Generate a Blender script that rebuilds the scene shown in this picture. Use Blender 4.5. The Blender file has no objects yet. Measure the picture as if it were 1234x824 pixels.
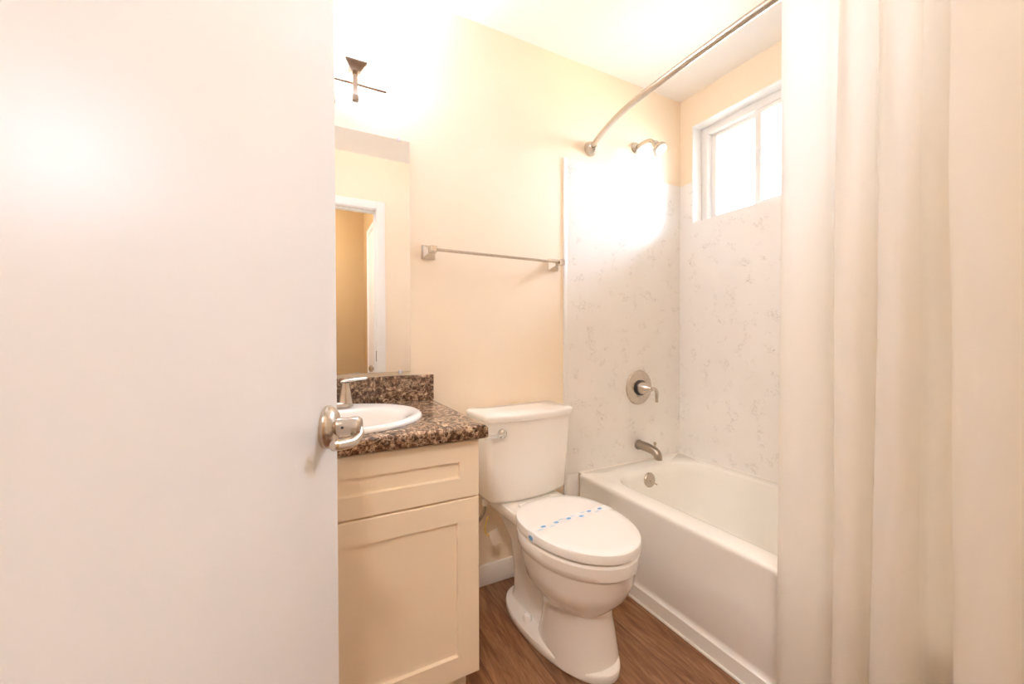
import bpy, bmesh, math, random
from mathutils import Vector, Matrix

random.seed(7)
S = bpy.context.scene
COL = S.collection
PI = math.pi

# ------------------------------------------------------------------ camera
F_PX, IMG_W = 480.22, 1234.0
yaw, pitch, roll = math.radians(27.8327), math.radians(-0.7049), math.radians(-0.117)
fw = Vector((math.sin(yaw) * math.cos(pitch), math.cos(yaw) * math.cos(pitch), math.sin(pitch)))
rt = Vector((math.cos(yaw), -math.sin(yaw), 0))
up = rt.cross(fw)
r2 = math.cos(roll) * rt + math.sin(roll) * up
u2 = math.cos(roll) * up - math.sin(roll) * rt
cam_d = bpy.data.cameras.new('camera')
cam_d.sensor_width = 36.0
cam_d.lens = F_PX / IMG_W * 36.0
cam_d.clip_start = 0.02
cam = bpy.data.objects.new('camera', cam_d)
M = Matrix.Identity(4)
for i in range(3):
    M[i][0], M[i][1], M[i][2] = r2[i], u2[i], -fw[i]
M[0][3], M[1][3], M[2][3] = -1.9477, -1.5975, 1.0879
cam.matrix_world = M
COL.objects.link(cam)
S.camera = cam

# ------------------------------------------------------------------ light, sky, exposure
S.view_settings.view_transform = 'Standard'
S.view_settings.look = 'None'
S.view_settings.exposure = 0.16
S.view_settings.gamma = 1.0
S.view_settings.use_curve_mapping = False
S.cycles.use_denoising = True
S.cycles.max_bounces = 16
S.cycles.diffuse_bounces = 12
S.cycles.glossy_bounces = 6
S.cycles.transmission_bounces = 10
S.cycles.transparent_max_bounces = 12
S.cycles.sample_clamp_indirect = 8.0

SKY = 39.5
LAMP = 950.0
LAMP_COL = (0.645, 0.735, 1.0)
SKY_COL = (0.69, 0.785, 1.0)
HALL_FILL = 140.0  # strength of the fill lamp added in the hall

W = bpy.data.worlds.new('sky')
S.world = W
W.use_nodes = True
nt = W.node_tree
bg = nt.nodes['Background']
geo = nt.nodes.new('ShaderNodeTexCoord')
sep = nt.nodes.new('ShaderNodeSeparateXYZ')
rmp = nt.nodes.new('ShaderNodeValToRGB')
nt.links.new(geo.outputs['Generated'], sep.inputs[0])
mad = nt.nodes.new('ShaderNodeMath'); mad.operation = 'MULTIPLY_ADD'
mad.inputs[1].default_value = 0.5; mad.inputs[2].default_value = 0.5
nt.links.new(sep.outputs['Z'], mad.inputs[0])
nt.links.new(mad.outputs[0], rmp.inputs['Fac'])
rmp.color_ramp.elements[0].position = 0.42
rmp.color_ramp.elements[0].color = (0.55, 0.50, 0.42, 1)       # sunlit ground below the horizon
rmp.color_ramp.elements[1].position = 0.52
rmp.color_ramp.elements[1].color = SKY_COL + (1,)
nt.links.new(rmp.outputs['Color'], bg.inputs['Color'])
bg.inputs['Strength'].default_value = SKY

# daylight enters through the window: portal that guides sky sampling
pl = bpy.data.lights.new('window_portal', 'AREA')
pl.shape = 'RECTANGLE'; pl.size = 0.66; pl.size_y = 0.56
pl.cycles.is_portal = True
po = bpy.data.objects.new('window_portal', pl)
po.location = (0.15, -0.405, 1.99)
po.rotation_euler = (0, PI / 2, 0)     # -Z axis -> -X : into the room
COL.objects.link(po)

# ------------------------------------------------------------------ helpers
def link(o, parent=None, off=None):
    COL.objects.link(o)
    if parent is not None:
        o.parent = parent
    return o

def mesh_obj(name, bm, mat, parent=None, origin=(0, 0, 0), ang=35, smooth=True, mats=None):
    """one mesh object; vertices given in the parent's space (or the world's) relative to origin"""
    bmesh.ops.recalc_face_normals(bm, faces=bm.faces[:])
    if smooth:
        lim = math.radians(ang)
        for f in bm.faces: f.smooth = True
        for e in bm.edges:
            if len(e.link_faces) == 2 and e.calc_face_angle(0) > lim: e.smooth = False
    o3 = Vector(origin)
    if o3.length: bm.transform(Matrix.Translation(-o3))
    me = bpy.data.meshes.new(name)
    bm.to_mesh(me); bm.free()
    for m in (mats or [mat]): me.materials.append(m)
    o = bpy.data.objects.new(name, me)
    o.location = o3
    return link(o, parent)

def tag(o, label=None, cat=None, group=None, kind=None):
    if label: o['label'] = label
    if cat: o['category'] = cat
    if group: o['group'] = group
    if kind: o['kind'] = kind
    return o

def thing(name, label, cat, loc=(0, 0, 0), rotz=0, group=None, kind=None):
    o = bpy.data.objects.new(name, None)
    o.empty_display_size = 0.05
    o.location = loc; o.rotation_euler = (0, 0, rotz)
    link(o)
    return tag(o, label, cat, group, kind)

def struct(name, bm, mat, parent=None, **k):
    o = mesh_obj(name, bm, mat, parent, **k)
    o['kind'] = 'structure'
    return o

def NB(): return bmesh.new()

def bx(bm, x0, x1, y0, y1, z0, z1, bev=0.0, seg=2, mi=0):
    vs = [bm.verts.new((x, y, z)) for x in (x0, x1) for y in (y0, y1) for z in (z0, z1)]
    idx = [(0, 1, 3, 2), (4, 6, 7, 5), (0, 4, 5, 1), (2, 3, 7, 6), (0, 2, 6, 4), (1, 5, 7, 3)]
    fs = [bm.faces.new([vs[i] for i in q]) for q in idx]
    for f in fs: f.material_index = mi
    if bev > 0:
        es = {e for f in fs for e in f.edges}
        bmesh.ops.bevel(bm, geom=list(es), offset=bev, segments=seg, affect='EDGES', profile=0.5)
    return bm

def loft(bm, rings, cap0=True, cap1=True, closed=True, mi=0):
    R = [[bm.verts.new(p) for p in r] for r in rings]
    n = len(R[0])
    for a, b in zip(R[:-1], R[1:]):
        for i in range(n if closed else n - 1):
            j = (i + 1) % n
            f = bm.faces.new((a[i], a[j], b[j], b[i])); f.material_index = mi
    if cap0: bm.faces.new(R[0][::-1]).material_index = mi
    if cap1: bm.faces.new(R[-1]).material_index = mi
    return bm

def frame_of(d):
    d = Vector(d).normalized()
    a = Vector((0, 0, 1)) if abs(d.z) < 0.9 else Vector((1, 0, 0))
    u = d.cross(a).normalized(); v = d.cross(u).normalized()
    return d, u, v

def tube(bm, pts, r, n=14, flat=1.0, mi=0):
    pts = [Vector(p) for p in pts]
    rr = r if isinstance(r, (list, tuple)) else [r] * len(pts)
    rings = []; u = None
    for i, p in enumerate(pts):
        d = (pts[min(i + 1, len(pts) - 1)] - pts[max(i - 1, 0)]).normalized()
        if u is None: _, u, v = frame_of(d)
        else:
            u = (u - d * u.dot(d)).normalized(); v = d.cross(u)
        rings.append([p + rr[i] * (math.cos(2 * PI * k / n) * u + flat * math.sin(2 * PI * k / n) * v) for k in range(n)])
    return loft(bm, rings, mi=mi)

def lathe(bm, prof, org, axis, n=32, mi=0):
    """prof: list of (radius, distance along the axis)"""
    d, u, v = frame_of(axis); o = Vector(org)
    rings = []
    for r, h in prof:
        r = max(r, 1e-4)
        rings.append([o + d * h + r * (math.cos(2 * PI * k / n) * u + math.sin(2 * PI * k / n) * v) for k in range(n)])
    return loft(bm, rings, mi=mi)

def catmull(pts, k=8):
    pts = [Vector(p) for p in pts]; out = []
    for i in range(len(pts) - 1):
        p0 = pts[max(i - 1, 0)]; p1 = pts[i]; p2 = pts[i + 1]; p3 = pts[min(i + 2, len(pts) - 1)]
        for j in range(k):
            t = j / k
            out.append(0.5 * ((2 * p1) + (p2 - p0) * t + (2 * p0 - 5 * p1 + 4 * p2 - p3) * t * t + (3 * p1 - p0 - 3 * p2 + p3) * t ** 3))
    out.append(pts[-1])
    return out

def rrect(x0, x1, y0, y1, z, r, k=8):
    """rounded rectangle ring"""
    out = []
    for cx, cy, a0 in ((x1 - r, y1 - r, 0), (x0 + r, y1 - r, 90), (x0 + r, y0 + r, 180), (x1 - r, y0 + r, 270)):
        for i in range(k + 1):
            a = math.radians(a0 + 90 * i / k)
            out.append((cx + r * math.cos(a), cy + r * math.sin(a), z))
    return out

def egg(w, yb, yf, z, n=56, pb=2.5, pf=2.0, split=0.45, cx=0.0):
    """bowl outline: blunt behind, longer curve in front"""
    ym = yb + (yf - yb) * split
    out = []
    for i in range(n):
        t = 2 * PI * i / n
        s, c = math.sin(t), math.cos(t)
        p = pb if c > 0 else pf
        X = w * math.copysign(abs(s) ** (2 / p), s)
        L = (yb - ym) if c > 0 else (ym - yf)
        Y = ym + L * math.copysign(abs(c) ** (2 / p), c)
        out.append((cx + X, Y, z))
    return out

# ------------------------------------------------------------------ materials
def new_mat(name):
    m = bpy.data.materials.new(name); m.use_nodes = True
    return m, m.node_tree, m.node_tree.nodes['Principled BSDF']

def N(t, typ, **k):
    n = t.nodes.new(typ)
    for a, b in k.items(): setattr(n, a, b)
    return n

def coords(t, scale=(1, 1, 1), rot=(0, 0, 0)):
    tc = N(t, 'ShaderNodeTexCoord'); mp = N(t, 'ShaderNodeMapping')
    mp.inputs['Scale'].default_value = scale; mp.inputs['Rotation'].default_value = rot
    t.links.new(tc.outputs['Object'], mp.inputs['Vector'])
    return mp.outputs['Vector']

def noise(t, vec, scale, detail=3, rough=0.5, dist=0.0):
    n = N(t, 'ShaderNodeTexNoise')
    n.inputs['Scale'].default_value = scale; n.inputs['Detail'].default_value = detail
    n.inputs['Roughness'].default_value = rough; n.inputs['Distortion'].default_value = dist
    t.links.new(vec, n.inputs['Vector'])
    return n

def ramp(t, fac, stops):
    r = N(t, 'ShaderNodeValToRGB')
    el = r.color_ramp.elements
    while len(el) < len(stops): el.new(0.5)
    for e, (p, c) in zip(el, stops):
        e.position = p; e.color = tuple(c) + (1,) if len(c) == 3 else c
    t.links.new(fac, r.inputs['Fac'])
    return r.outputs['Color']

def mixc(t, fac, a, b):
    m = N(t, 'ShaderNodeMix', data_type='RGBA')
    if isinstance(fac, float): m.inputs['Factor'].default_value = fac
    else: t.links.new(fac, m.inputs['Factor'])
    for v, i in ((a, 6), (b, 7)):
        if isinstance(v, tuple): m.inputs[i].default_value = v + (1,)
        else: t.links.new(v, m.inputs[i])
    return m.outputs[2]

def bump(t, p, h, strength, dist=0.002):
    b = N(t, 'ShaderNodeBump'); b.inputs['Strength'].default_value = strength; b.inputs['Distance'].default_value = dist
    t.links.new(h, b.inputs['Height']); t.links.new(b.outputs['Normal'], p.inputs['Normal'])

def simple(name, col, rough=0.5, metal=0.0, var=0.03, vs=6.0, bmp=0.0, bs=250.0, spec=0.5, coat=0.0):
    m, t, p = new_mat(name)
    v = coords(t)
    n = noise(t, v, vs, 3)
    c = tuple(max(0, x * (1 - var)) for x in col); d = tuple(min(1, x * (1 + var)) for x in col)
    t.links.new(ramp(t, n.outputs['Fac'], [(0.3, c), (0.7, d)]), p.inputs['Base Color'])
    p.inputs['Roughness'].default_value = rough; p.inputs['Metallic'].default_value = metal
    p.inputs['Specular IOR Level'].default_value = spec
    p.inputs['Coat Weight'].default_value = coat
    if bmp:
        n2 = noise(t, v, bs, 2); bump(t, p, n2.outputs['Fac'], bmp)
    return m

M_wall = simple('cream_wall_paint', (0.945, 0.825, 0.665), 0.55, var=0.012, bmp=0.12, bs=160, spec=0.3)
M_hall = simple('dimmed_hall_cream', (0.52, 0.37, 0.19), 0.6, var=0.012, bmp=0.1, bs=160, spec=0.3)  # cream paint darkened to tan: the hall's dim warm light put into the colour
M_ceil = simple('white_ceiling_paint', (0.94, 0.935, 0.92), 0.7, var=0.01, bmp=0.15, bs=120, spec=0.25)
M_trim = simple('white_trim_enamel', (0.92, 0.912, 0.895), 0.32, var=0.01)
M_door = simple('white_door_enamel', (0.90, 0.89, 0.875), 0.33, var=0.008, bmp=0.05, bs=90, spec=0.4)
M_vinyl = simple('white_window_vinyl', (0.90, 0.89, 0.87), 0.35, var=0.01)
M_cab = simple('almond_cabinet_enamel', (0.93, 0.82, 0.655), 0.38, var=0.01)
M_cabin = simple('cabinet_carcass_board', (0.84, 0.76, 0.62), 0.5, var=0.02)
M_porc = simple('white_vitreous_china', (0.94, 0.92, 0.885), 0.10, var=0.006, coat=0.3)
M_seat = simple('white_seat_plastic', (0.945, 0.93, 0.90), 0.22, var=0.006)
M_tub = simple('white_tub_enamel', (0.95, 0.938, 0.89), 0.14, var=0.006, coat=0.2)
M_sink = simple('white_sink_china', (0.92, 0.90, 0.87), 0.08, var=0.004, coat=0.3)
M_nick = simple('brushed_nickel', (0.60, 0.53, 0.45), 0.26, metal=1.0, var=0.05, vs=60)
M_nickd = simple('dark_nickel', (0.40, 0.34, 0.28), 0.34, metal=1.0, var=0.05, vs=60)
M_chrome = simple('chrome', (0.70, 0.70, 0.70), 0.07, metal=1.0, var=0.01)
M_polish = simple('polished_nickel', (0.66, 0.61, 0.55), 0.16, metal=1.0, var=0.02)
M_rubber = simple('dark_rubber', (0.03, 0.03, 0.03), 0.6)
M_brass = simple('aged_strike_brass', (0.30, 0.24, 0.16), 0.35, metal=1.0)
M_paper = simple('white_paper', (0.88, 0.88, 0.88), 0.7, var=0.01)
M_tagm = simple('tag_paper', (0.82, 0.74, 0.66), 0.7, var=0.02)
M_yellow = simple('yellow_tie_plastic', (0.80, 0.60, 0.08), 0.4)
M_hose = simple('braided_steel_hose', (0.42, 0.38, 0.34), 0.4, metal=0.7, var=0.35, vs=500)
M_caulk = simple('white_caulk', (0.90, 0.87, 0.81), 0.5)
M_clip = simple('clear_clip_plastic', (0.78, 0.76, 0.78), 0.2)

def mat_mirror():
    m, t, p = new_mat('mirror_silvering')
    v = coords(t); n = noise(t, v, 3.0, 2)
    t.links.new(ramp(t, n.outputs['Fac'], [(0.3, (0.925, 0.92, 0.905)), (0.7, (0.935, 0.93, 0.915))]), p.inputs['Base Color'])
    p.inputs['Metallic'].default_value = 1.0; p.inputs['Roughness'].default_value = 0.0
    return m
M_mirror = mat_mirror()

def mat_panel():
    """white cultured marble: faint scattered grey flecks and hair veins"""
    m, t, p = new_mat('white_marble_panel')
    v = coords(t)
    n1 = noise(t, v, 22.0, 4, 0.62, 2.2)
    veins = ramp(t, n1.outputs['Fac'], [(0.475, (0, 0, 0)), (0.497, (1, 1, 1)), (0.503, (1, 1, 1)), (0.525, (0, 0, 0))])
    n2 = noise(t, v, 14.0, 3, 0.55, 0.4)
    mask = ramp(t, n2.outputs['Fac'], [(0.545, (0, 0, 0)), (0.635, (1, 1, 1))])
    mu = N(t, 'ShaderNodeMath', operation='MULTIPLY')
    t.links.new(veins, mu.inputs[0]); t.links.new(mask, mu.inputs[1])
    mu2 = N(t, 'ShaderNodeMath', operation='MULTIPLY'); mu2.inputs[1].default_value = 0.6
    t.links.new(mu.outputs[0], mu2.inputs[0])
    base = ramp(t, noise(t, v, 5.0, 3).outputs['Fac'], [(0.3, (0.915, 0.895, 0.87)), (0.7, (0.945, 0.93, 0.91))])
    t.links.new(mixc(t, mu2.outputs[0], base, (0.46, 0.43, 0.41)), p.inputs['Base Color'])
    p.inputs['Roughness'].default_value = 0.34
    p.inputs['Specular IOR Level'].default_value = 0.28
    n3 = noise(t, v, 30.0, 2); bump(t, p, n3.outputs['Fac'], 0.06, 0.002)
    return m
M_panel = mat_panel()

def mat_laminate():
    """dark brown marble laminate with tan crazing and cream patches"""
    m, t, p = new_mat('brown_marble_laminate')
    v = coords(t)
    w = noise(t, v, 30.0, 4, 0.6)
    add = N(t, 'ShaderNodeMix', data_type='VECTOR'); add.inputs['Factor'].default_value = 0.035
    t.links.new(v, add.inputs[4]); t.links.new(w.outputs['Color'], add.inputs[5])
    vo = N(t, 'ShaderNodeTexVoronoi', feature='DISTANCE_TO_EDGE'); vo.inputs['Scale'].default_value = 85.0
    t.links.new(add.outputs[1], vo.inputs['Vector'])
    craze = ramp(t, vo.outputs['Distance'], [(0.0, (1, 1, 1)), (0.06, (0.5, 0.5, 0.5)), (0.15, (0, 0, 0))])
    base = ramp(t, noise(t, v, 75.0, 4, 0.65, 0.4).outputs['Fac'],
                [(0.34, (0.028, 0.015, 0.009)), (0.47, (0.10, 0.052, 0.030)), (0.56, (0.23, 0.13, 0.078)), (0.66, (0.62, 0.44, 0.28)), (0.74, (0.85, 0.70, 0.50))])
    mk = ramp(t, noise(t, v, 40.0, 3, 0.6).outputs['Fac'], [(0.45, (0, 0, 0)), (0.62, (1, 1, 1))])
    mu = N(t, 'ShaderNodeMath', operation='MULTIPLY'); t.links.new(craze, mu.inputs[0]); t.links.new(mk, mu.inputs[1])
    # a few long pale veins
    lv = noise(t, coords(t, (1, 1.6, 2.2), (0.3, 0.5, 0.7)), 7.0, 3, 0.5, 0.6)
    vein = ramp(t, lv.outputs['Fac'], [(0.492, (0, 0, 0)), (0.5, (1, 1, 1)), (0.508, (0, 0, 0))])
    mx = N(t, 'ShaderNodeMath', operation='MAXIMUM'); t.links.new(mu.outputs[0], mx.inputs[0]); t.links.new(vein, mx.inputs[1])
    mu2 = N(t, 'ShaderNodeMath', operation='MULTIPLY'); t.links.new(mx.outputs[0], mu2.inputs[0]); mu2.inputs[1].default_value = 0.7
    t.links.new(mixc(t, mu2.outputs[0], base, (0.70, 0.52, 0.34)), p.inputs['Base Color'])
    p.inputs['Roughness'].default_value = 0.22
    return m
M_lam = mat_laminate()

def mat_floor():
    m, t, p = new_mat('oak_vinyl_plank')
    v = coords(t, (1, 1, 1), (0, 0, PI / 2))
    br = N(t, 'ShaderNodeTexBrick'); br.offset = 0.37
    br.inputs['Scale'].default_value = 1.0
    br.inputs['Brick Width'].default_value = 1.22; br.inputs['Row Height'].default_value = 0.178
    br.inputs['Mortar Size'].default_value = 0.0011; br.inputs['Mortar Smooth'].default_value = 0.3
    br.inputs['Color1'].default_value = (0.0, 0.0, 0.0, 1); br.inputs['Color2'].default_value = (1, 1, 1, 1)
    br.inputs['Mortar'].default_value = (0.5, 0.5, 0.5, 1)
    t.links.new(v, br.inputs['Vector'])
    # shift the grain from board to board
    off = N(t, 'ShaderNodeVectorMath', operation='MULTIPLY_ADD')
    off.inputs[1].default_value = (3.1, 1.7, 5.0)
    t.links.new(br.outputs['Color'], off.inputs[0]); t.links.new(v, off.inputs[2])
    mp = N(t, 'ShaderNodeMapping'); mp.inputs['Scale'].default_value = (1.0, 6.5, 1.0)
    t.links.new(off.outputs[0], mp.inputs['Vector'])
    g1 = noise(t, mp.outputs['Vector'], 4.2, 8, 0.62, 1.1)
    mp2 = N(t, 'ShaderNodeMapping'); mp2.inputs['Scale'].default_value = (1.0, 16.0, 1.0)
    t.links.new(off.outputs[0], mp2.inputs['Vector'])
    g2 = noise(t, mp2.outputs['Vector'], 10.0, 5, 0.7, 0.3)
    c1 = ramp(t, g1.outputs['Fac'], [(0.30, (0.15, 0.064, 0.027)), (0.48, (0.27, 0.128, 0.060)), (0.60, (0.36, 0.19, 0.097)), (0.74, (0.45, 0.27, 0.155))])
    c2 = ramp(t, g2.outputs['Fac'], [(0.35, (0.62, 0.62, 0.62)), (0.65, (1.1, 1.1, 1.1))])
    mul = N(t, 'ShaderNodeMix', data_type='RGBA', blend_type='MULTIPLY'); mul.inputs['Factor'].default_value = 0.75
    t.links.new(c1, mul.inputs[6]); t.links.new(c2, mul.inputs[7])
    tone = N(t, 'ShaderNodeMix', data_type='RGBA', blend_type='MULTIPLY'); tone.inputs['Factor'].default_value = 1.0
    tn = ramp(t, br.outputs['Color'], [(0.0, (0.82, 0.82, 0.82)), (1.0, (1.08, 1.06, 1.04))])
    t.links.new(mul.outputs[2], tone.inputs[6]); t.links.new(tn, tone.inputs[7])
    fin = mixc(t, br.outputs['Fac'], tone.outputs[2], (0.07, 0.035, 0.02))
    t.links.new(fin, p.inputs['Base Color'])
    p.inputs['Roughness'].default_value = 0.42
    bump(t, p, g2.outputs['Fac'], 0.12, 0.001)
    return m
M_floor = mat_floor()

def mat_curtain():
    m, t, p = new_mat('cream_curtain_fabric')
    out = t.nodes['Material Output']
    v = coords(t)
    wv = N(t, 'ShaderNodeTexNoise'); wv.inputs['Scale'].default_value = 900.0
    t.links.new(v, wv.inputs['Vector'])
    col = ramp(t, noise(t, v, 3.0, 2).outputs['Fac'], [(0.3, (0.935, 0.905, 0.85)), (0.7, (0.945, 0.915, 0.86))])
    d = N(t, 'ShaderNodeBsdfDiffuse'); tr = N(t, 'ShaderNodeBsdfTranslucent')
    t.links.new(col, d.inputs['Color']); t.links.new(col, tr.inputs['Color'])
    b = N(t, 'ShaderNodeBump'); b.inputs['Strength'].default_value = 0.05; b.inputs['Distance'].default_value = 0.001
    t.links.new(wv.outputs['Fac'], b.inputs['Height'])
    t.links.new(b.outputs['Normal'], d.inputs['Normal'])
    mx = N(t, 'ShaderNodeMixShader'); mx.inputs[0].default_value = 0.48
    t.links.new(d.outputs[0], mx.inputs[1]); t.links.new(tr.outputs[0], mx.inputs[2])
    t.links.new(mx.outputs[0], out.inputs['Surface'])
    return m
M_curt = mat_curtain()

def mat_pane():
    m, t, p = new_mat('clear_window_glass')
    out = t.nodes['Material Output']
    g = N(t, 'ShaderNodeBsdfGlossy'); g.inputs['Roughness'].default_value = 0.02
    tr = N(t, 'ShaderNodeBsdfTransparent'); tr.inputs['Color'].default_value = (0.95, 0.97, 0.96, 1)
    fr = N(t, 'ShaderNodeFresnel'); fr.inputs['IOR'].default_value = 1.45
    mx = N(t, 'ShaderNodeMixShader')
    t.links.new(fr.outputs[0], mx.inputs[0]); t.links.new(tr.outputs[0], mx.inputs[1]); t.links.new(g.outputs[0], mx.inputs[2])
    t.links.new(mx.outputs[0], out.inputs['Surface'])
    return m
M_pane = mat_pane()

def mat_emit(name, col, strength):
    m, t, p = new_mat(name)
    v = coords(t); n = noise(t, v, 30, 2)
    t.links.new(ramp(t, n.outputs['Fac'], [(0.3, tuple(c * 0.97 for c in col)), (0.7, col)]), p.inputs['Emission Color'])
    p.inputs['Emission Strength'].default_value = strength
    p.inputs['Base Color'].default_value = (0.9, 0.9, 0.88, 1)
    p.inputs['Roughness'].default_value = 0.4
    return m
M_shade = mat_emit('lit_frosted_glass', LAMP_COL, LAMP * 0.03)
M_bulb = mat_emit('lit_bulb_glass', LAMP_COL, LAMP)

# ------------------------------------------------------------------ the room
H = 2.44
XL, YF = -2.245, -1.555           # left wall, front wall (inside faces)
T = 0.115                         # wall thickness
JX0, JX1, DH = -2.142, -1.445, 2.045   # doorway
bm = NB(); bx(bm, -3.9, 0.15, -2.95, 0.12, -0.05, 0.0)
struct('floor', bm, M_floor)
bm = NB(); bx(bm, -3.9, 0.15, -2.95, 0.12, H, H + 0.05)
struct('ceiling', bm, M_ceil)
bm = NB(); bx(bm, XL - T, 0.14, 0.0, 0.12, 0, H)
struct('wall_back', bm, M_wall)
bm = NB(); bx(bm, XL - T, XL, YF, 0.0, 0, H)
struct('wall_left', bm, M_wall)
# right wall with the window opening
WY0, WY1, WZ0, WZ1 = -0.731, -0.081, 1.714, 2.266
bm = NB()
bx(bm, 0, 0.14, YF - T, WY0, 0, H); bx(bm, 0, 0.14, WY1, 0.0, 0, H)
bx(bm, 0, 0.14, WY0, WY1, 0, WZ0); bx(bm, 0, 0.14, WY0, WY1, WZ1, H)
struct('wall_right', bm, M_wall)
# front wall with the doorway (camera stands in it)
bm = NB()
bx(bm, XL - T, JX0 - 0.018, YF - T, YF, 0, H); bx(bm, JX1 + 0.018, 0.0, YF - T, YF, 0, H)
bx(bm, JX0 - 0.018, JX1 + 0.018, YF - T, YF, DH + 0.018, H)
struct('wall_front', bm, M_wall)
# hallway behind the doorway, seen in the mirror
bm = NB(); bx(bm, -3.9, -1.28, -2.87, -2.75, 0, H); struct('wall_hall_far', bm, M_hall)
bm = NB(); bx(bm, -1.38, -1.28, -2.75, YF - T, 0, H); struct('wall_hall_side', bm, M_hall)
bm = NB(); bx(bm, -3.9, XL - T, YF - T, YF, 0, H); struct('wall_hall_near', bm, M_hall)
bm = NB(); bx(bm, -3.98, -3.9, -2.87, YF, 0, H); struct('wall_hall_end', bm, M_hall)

# door jamb and casing
bm = NB()
bx(bm, JX0 - 0.018, JX0, YF - T - 0.002, YF + 0.002, 0, DH + 0.018, 0.002)
bx(bm, JX1, JX1 + 0.018, YF - T - 0.002, YF + 0.002, 0, DH + 0.018, 0.002)
bx(bm, JX0, JX1, YF - T - 0.002, YF + 0.002, DH, DH + 0.018, 0.002)
bx(bm, JX1 - 0.011, JX1, YF - 0.075, YF - 0.040, 0, DH, 0.002)
bx(bm, JX0, JX1, YF - 0.075, YF - 0.040, DH - 0.011, DH, 0.002)
jamb = struct('trim_1', bm, M_trim)
bm = NB(); bx(bm, JX1 - 0.0018, JX1, YF - 0.036, YF - 0.010, 0.905, 0.985, 0.0005)
struct('strike_plate', bm, M_brass, jamb)
bm = NB()
cw = 0.057
for s, y in ((1, YF), (-1, YF - T)):
    y0, y1 = (y, y + 0.014) if s > 0 else (y - 0.014, y)
    bx(bm, JX1 + 0.005, JX1 + 0.005 + cw, y0, y1, 0, DH + 0.005 + cw, 0.003)
    bx(bm, max(JX0 - 0.005 - cw, XL + 0.002) if s > 0 else JX0 - 0.005 - cw, JX0 - 0.005, y0, y1, 0, DH + 0.005 + cw, 0.003)
    bx(bm, JX0 - 0.005, JX1 + 0.005, y0, y1, DH + 0.005, DH + 0.005 + cw, 0.003)
struct('trim_2', bm, M_trim)
# a closed white door with casing on the hall's side wall
bm = NB()
bx(bm, -1.396, -1.38, -1.80, -1.745, 0, 2.09, 0.003); bx(bm, -1.396, -1.38, -2.41, -2.355, 0, 2.09, 0.003)
bx(bm, -1.396, -1.38, -2.355, -1.80, 2.035, 2.09, 0.003)
struct('trim_3', bm, M_trim)
bm = NB(); bx(bm, -1.390, -1.3802, -2.355, -1.80, 0.01, 2.034, 0.002)
d2 = struct('door_2', bm, M_door)
bm = NB(); lathe(bm, [(0.03, 0), (0.03, 0.006), (0.012, 0.012), (0.012, 0.035), (0.026, 0.042), (0.028, 0.06), (0.015, 0.068)], (-1.39, -1.87, 0.83), (-1, 0, 0))
struct('door_knob', bm, M_nick, d2)

# baseboards
def baseboard(name, segs):
    bm = NB()
    for x0, x1, y0, y1, ax in segs:
        bx(bm, x0, x1, y0, y1, 0, 0.092, 0.004)
    return struct(name, bm, M_trim)
baseboard('baseboard_back', [(-1.489, -0.824, -0.013, 0.0, 0)])
baseboard('baseboard_front', [(JX1 + 0.063, -0.735, YF, YF + 0.013, 0)])
baseboard('baseboard_left', [(XL, XL + 0.013, YF + 0.02, -0.53, 0)])
baseboard('baseboard_hall', [(-3.9, -1.38, -2.75, -2.737, 0)])

# ------------------------------------------------------------------ window
bm = NB()   # jamb liner of the opening
L = 0.006
bx(bm, -0.001, 0.14, WY0, WY0 + L, WZ0, WZ1); bx(bm, -0.001, 0.14, WY1 - L, WY1, WZ0, WZ1)
bx(bm, -0.001, 0.14, WY0 + L, WY1 - L, WZ1 - L, WZ1); bx(bm, -0.001, 0.14, WY0 + L, WY1 - L, WZ0, WZ0 + L)
struct('trim_4', bm, M_trim)
bm = NB()
fy0, fy1, fz0, fz1 = WY0 + L, WY1 - L, WZ0 + L, WZ1 - L
fb = 0.040
for a in ((fy0, fy0 + fb, fz0, fz1), (fy1 - fb, fy1, fz0, fz1), (fy0 + fb, fy1 - fb, fz1 - fb, fz1), (fy0 + fb, fy1 - fb, fz0, fz0 + fb * 0.6)):
    bx(bm, 0.068, 0.128, a[0], a[1], a[2], a[3], 0.003)
win = struct('window_1', bm, M_vinyl)
ym = -0.402
def sash(x0, x1, y0, y1, name):
    b = 0.031
    bm = NB()
    z0, z1 = fz0 + fb * 0.6, fz1 - fb
    for a in ((y0, y0 + b, z0, z1), (y1 - b, y1, z0, z1), (y0 + b, y1 - b, z1 - b * 0.7, z1), (y0 + b, y1 - b, z0, z0 + b * 0.7)):
        bx(bm, x0, x1, a[0], a[1], a[2], a[3], 0.002)
    s = struct('window_sash', bm, M_vinyl, win)
    bm = NB(); bx(bm, (x0 + x1) / 2 - 0.002, (x0 + x1) / 2 + 0.002, y0 + b, y1 - b, z0 + b * 0.7, z1 - b * 0.7)
    struct('pane', bm, M_pane, s, smooth=False)
    return s
sash(0.100, 0.122, ym - 0.014, fy1 - fb, 'window_sash')
s2 = sash(0.074, 0.097, fy0 + fb, ym + 0.016, 'window_sash')
bm = NB(); bx(bm, 0.066, 0.074, ym - 0.008, ym + 0.010, 1.95, 2.02, 0.002)
struct('sash_latch', bm, M_vinyl, s2)

# ------------------------------------------------------------------ bathroom door, swung in, with its lever
hinge = Vector((-2.137, -1.567, 0)); edge = Vector((-1.898, -0.900, 0))
dd = (edge - hinge).normalized(); DW = (edge - hinge).length
ang = math.atan2(dd.y, dd.x)
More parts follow.
